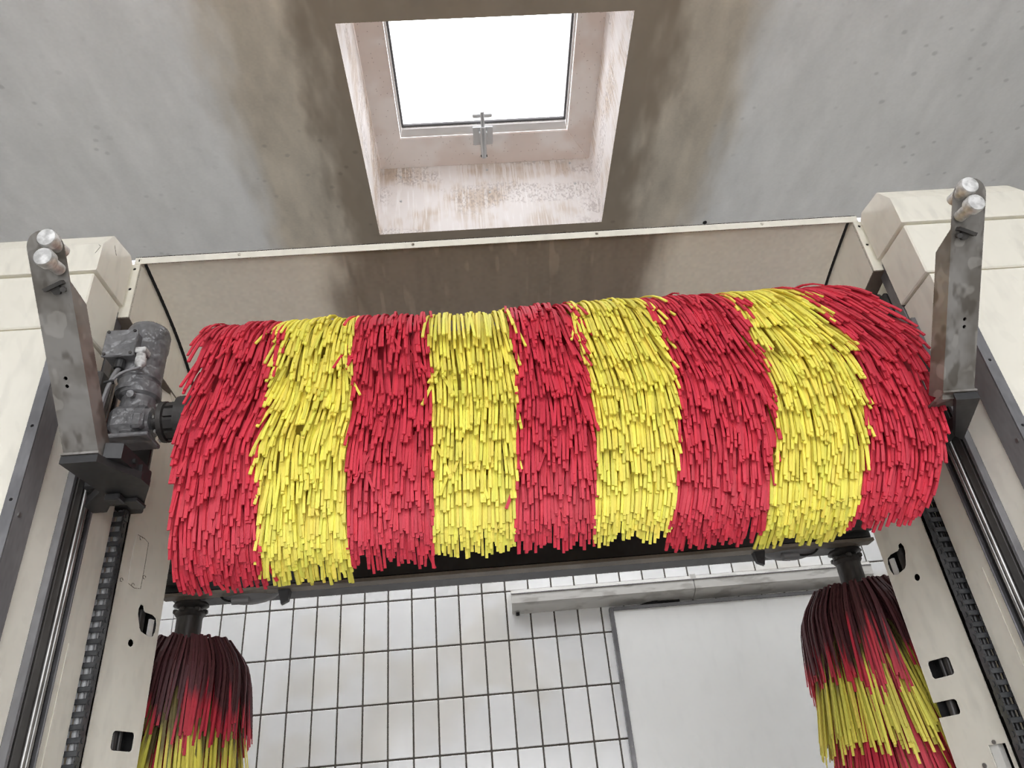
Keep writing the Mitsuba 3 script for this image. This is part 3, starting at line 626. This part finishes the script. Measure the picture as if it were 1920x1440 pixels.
sections = []
for i in range(9):
    red = i % 2 == 0
    r = np.random.default_rng(100 + i)
    neat = 1.0 if i in (3, 5) else (0.65 if i in (4, 7) else 0.35)
    send = {0: 1.11, 1: 1.115, 2: 1.075, 3: 1.062, 4: 1.058, 5: 1.055, 6: 1.085, 7: 1.105, 8: 1.075}[i]
    col = RED if red else YEL
    strips = []
    width = float(xof(i + .999, .7) - xof(i + .001, .7))
    pitch = .0100
    ncol = int(round(width / pitch))
    for sign in (1, -1):
        s_t = (.43 if i == 3 else .33) if sign > 0 else .25
        row = 0
        lim = send if sign > 0 else .70
        while s_t < lim:
            # strips hang in bunches: a short step, then a longer one that leaves a shadowed overhang
            sub = 2 * (row % 2)
            if s_t < .80: step = (.030, .066)[row % 2] if neat > .6 else (.042, .054)[row % 2]
            elif s_t < .95: step = (.032, .050)[row % 2]
            else: step = .018
            if sign < 0: step = .12
            ph = r.uniform(0, 6.28); wob = ((1 - neat) * .028 + .008) * (1 if s_t < .9 else .45)
            for cidx in range(ncol):
                if r.random() < .05: continue
                u0 = (cidx + .5 + r.uniform(-.30, .30)) / ncol
                ring = 0 if u0 < .5 else 1
                uc = (u0 - .25 - .5 * ring) * 4
                off = (.5 * ring * .05 * (1 - neat) * (s_t < .9) + wob * math.sin(ph + u0 * 9 + row * 1.7)
                       + r.normal(0, (.010 + .016 * (1 - neat)) * (1 if s_t < .9 else .6)) - .012 * uc * uc * (.4 if s_t > .9 else 1) * (1 if r.random() < .8 else .3))
                st = min(s_t + off, lim + .01 - .008 * abs(uc))
                if st < .12: st = .12
                vis = .14 if st > .55 else .20 + max(0, .55 - st) * .9
                if sign < 0: vis = .2
                nseg = 6 if st > .6 else 10
                q = np.linspace(0, 1, nseg) ** .8
                s = st - vis * (1 - q)
                lift = (.008 if sub == 0 and st < .9 else .003) + abs(r.normal(0, .004)) + (.004 if r.random() < .08 else 0)
                slope = r.uniform(.15, .24)
                if i == 3 and sign > 0 and row == 0: lift += .022
                dep = -slope * (st - s) * (1 if st > .5 else .55) + lift * q ** 2 + .002
                lean = r.normal(0, .02 + .03 * (1 - neat)) + (r.uniform(0, .22) * max(0, uc) if 2 < i < 8 and ring == 1 and st < .95 else -r.uniform(0, .25) * max(0, -uc) if i == 1 and ring == 0 else 0) + .07 * uc * (.5 if neat > .9 else .9) * (1 if st < .6 else .45)
                if r.random() < .012: lean += r.choice([-1, 1]) * .35
                xb = np.array([xof(min(max(i + u0, 0.0), 8.999), v) for v in s]) + lean * (s - st + vis * .6)
                yz = curve(sign * s) + cnormal(sign * s) * dep[:, None]
                P = np.column_stack([xb, BY + yz[:, 0], BZ + yz[:, 1]])
                nn = cnormal(sign * s); N = np.column_stack([np.zeros(len(s)), nn[:, 0], nn[:, 1]])
                N[:, 0] = r.normal(0, .10)
                V, F = ribbon(P, N, r.uniform(.0066, .0084), r.uniform(.0038, .0050))
                size = vis * (1 if sign > 0 and .36 < st < 1.0 else 0) * (1 + .2 * r.random())
                strips.append((size if sign > 0 else -1, V, F, dye(col, r)))
            s_t += step; row += 1
    sections.append((i, red, strips))
def joined(strips):
    V, F, C, o = [], [], [], 0
    for _, v, f, c in strips:
        V.append(v); F.append(f + o); C.append(np.repeat(c[None], len(v), 0)); o += len(v)
    return (np.vstack(V), np.vstack(F)), np.vstack(C)
for i, red, strips in sections:
    # packed foam between the visible ends and the tube
    us = np.linspace(i + .004, i + .996, 6); ss = np.linspace(-.60, 1.03, 60)
    G = []
    for u in us:
        yz = curve(ss) - cnormal(ss) * .070
        G.append(np.column_stack([[float(xof(min(u, 8.999), v)) for v in ss], BY + yz[:, 0], BZ + yz[:, 1]]))
    G = np.array(G); nu, ns = G.shape[:2]
    V = G.reshape(-1, 3); F = []
    for a in range(nu - 1):
        for b in range(ns - 1):
            F.append([a * ns + b, a * ns + b + 1, (a + 1) * ns + b + 1, (a + 1) * ns + b])
    F = np.array(F)
    cen = [np.array([[G[a, :, 0].mean(), BY, BZ - .12]]) for a in (0, nu - 1)]
    tri = np.vstack([F[:, [0, 1, 2]], F[:, [0, 2, 3]]]); nV = len(V)
    V = np.vstack([V] + cen)
    tri = np.vstack([tri] + [[[nV + k, a * ns + (b + 1) % ns, a * ns + b] for b in range(ns)] for k, a in ((0, 0), (1, nu - 1))])
    sec = obj('bristle_section', (V, tri), 'foam_strip', t_brush, color=np.repeat(((RED if red else YEL))[None], len(V), 0),
              label='%s foam bristle section' % ('red' if red else 'yellow'))
    order = sorted(range(len(strips)), key=lambda k: -strips[k][0])
    for k in order[:33]:
        _, v, f, c = strips[k]
        obj('strip', (v, f), 'foam_strip', sec, color=np.repeat(c[None], len(v), 0))
    m, C = joined([strips[k] for k in order[33:]])
    obj('packed_strips', m, 'foam_strip', sec, color=C, kind='stuff')

# ------------------------------------------------------------------ side brushes
def side_brush(s):
    t = thing('side_brush', 'upright red and yellow side brush hanging %s' % ('before the bare tiles' if s < 0 else 'before the white wall board'), 'brush', 'upright side brushes')
    cx, cy = CX + s * 1.28, 2.85
    r = np.random.default_rng(40 + s)
    obj('shaft', cat(cyl((cx, cy, .25), (cx, cy, 2.36), .03, 18), lathe((cx, cy, 2.345), (0, 0, -1), [(0, .06), (.01, .065), (.02, .04)], 18)), 'dark_steel', t, smooth=40)
    obj('collar', lathe((cx, cy, 2.315), (0, 0, -1), [(0, .030), (.001, .052), (.012, .056), (.022, .048), (.024, .046), (.17, .046), (.171, .03)], 22), 'dark_steel', t, smooth=30)
    for k in range(6):
        a = k * math.pi / 3 + .3
        obj('collar_lug', box(-.009, .009, -.009, .009, 0, .016, .003).apply_translation([cx + .052 * math.cos(a), cy + .052 * math.sin(a), 2.306]), 'dark_steel', t)
    rows = []
    z0 = 2.180; lens = (.365, .47, .52, .52, .52, .52, .52, .52); k = 0
    for k in range(8):
        zr = z0 - (0, .10, .27, .44, .64, .84, 1.04, 1.24)[k]
        rows.append((zr, lens[k], k % 2 == 0, .245 if k == 0 else .225 - .004 * k))
    for k, (zr, ln, red, R) in enumerate(rows):
        cnt = (900 if k == 0 else 620) if k < 3 else 300
        strips = []
        for n in range(cnt):
            a = r.uniform(0, 2 * math.pi)
            clump = math.floor(a / (2 * math.pi) * 11 + (.5 if k % 2 else 0))
            rc = np.random.default_rng(1000 * k + clump + (500 if s > 0 else 0))
            cl_a, cl_l = rc.normal(0, .07), rc.normal(0, .03)
            lay = r.uniform(0, 1)
            L = ln + cl_l + r.normal(0, .028) - .03 * (1 - lay)
            Rr = R * (.62 + .38 * lay)
            ts = np.linspace(0, 1, 9)
            rad = .035 + (Rr - .035) * (1 - np.exp(-ts / .13)) + (.015 if k == 0 else (.045 if s < 0 else .075)) * ts ** 1.5 + .015 * (ts - .4) * rc.normal()
            zz = zr + .05 * np.sin(np.clip(ts / .16, 0, 1) * math.pi) * lay * (1 if k == 0 else .3) - L * np.clip(ts - .06, 0, None) ** 1.12
            ca = (math.floor(a / (2 * math.pi) * 11 + (.5 if k % 2 else 0)) + .5 - (.5 if k % 2 else 0)) * 2 * math.pi / 11
            aa = a + (ca - a) * .10 * ts + (cl_a + r.normal(0, .05)) * ts
            P = np.column_stack([cx + rad * np.cos(aa), cy + rad * np.sin(aa), zz])
            N = np.column_stack([np.cos(aa), np.sin(aa), np.full(9, .6)])
            V, F = ribbon(P, N, r.uniform(.007, .0095), r.uniform(.0026, .0036))
            lower_col = dye(RED * .80 if red else YEL * .82, r, .16)
            upper_col = dye(np.array([.085, .028, .032]) if red else np.array([.13, .105, .035]), r, .25)
            # upper length of the strands is darker; where that ends differs per strand
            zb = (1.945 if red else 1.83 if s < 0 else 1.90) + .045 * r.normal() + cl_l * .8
            C = np.where((P[:, 2] > zb)[:, None], upper_col, lower_col)
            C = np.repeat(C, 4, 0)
            front = -math.sin(a) * lay
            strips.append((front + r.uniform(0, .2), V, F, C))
        order = sorted(range(cnt), key=lambda q: -strips[q][0])
        ind = (60, 60, 30)[k] if k < 3 else 0
        def jn(idx):
            V, F, C, o = [], [], [], 0
            for q in idx:
                _, v, f, c = strips[q]; V.append(v); F.append(f + o); C.append(c); o += len(v)
            return (np.vstack(V), np.vstack(F)), np.vstack(C)
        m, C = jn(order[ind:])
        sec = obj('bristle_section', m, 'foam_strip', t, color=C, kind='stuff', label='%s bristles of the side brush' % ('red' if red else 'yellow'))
        for q in order[:ind]:
            _, v, f, c = strips[q]
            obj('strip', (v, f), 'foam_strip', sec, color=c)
    return t
side_brush(-1); side_brush(1)
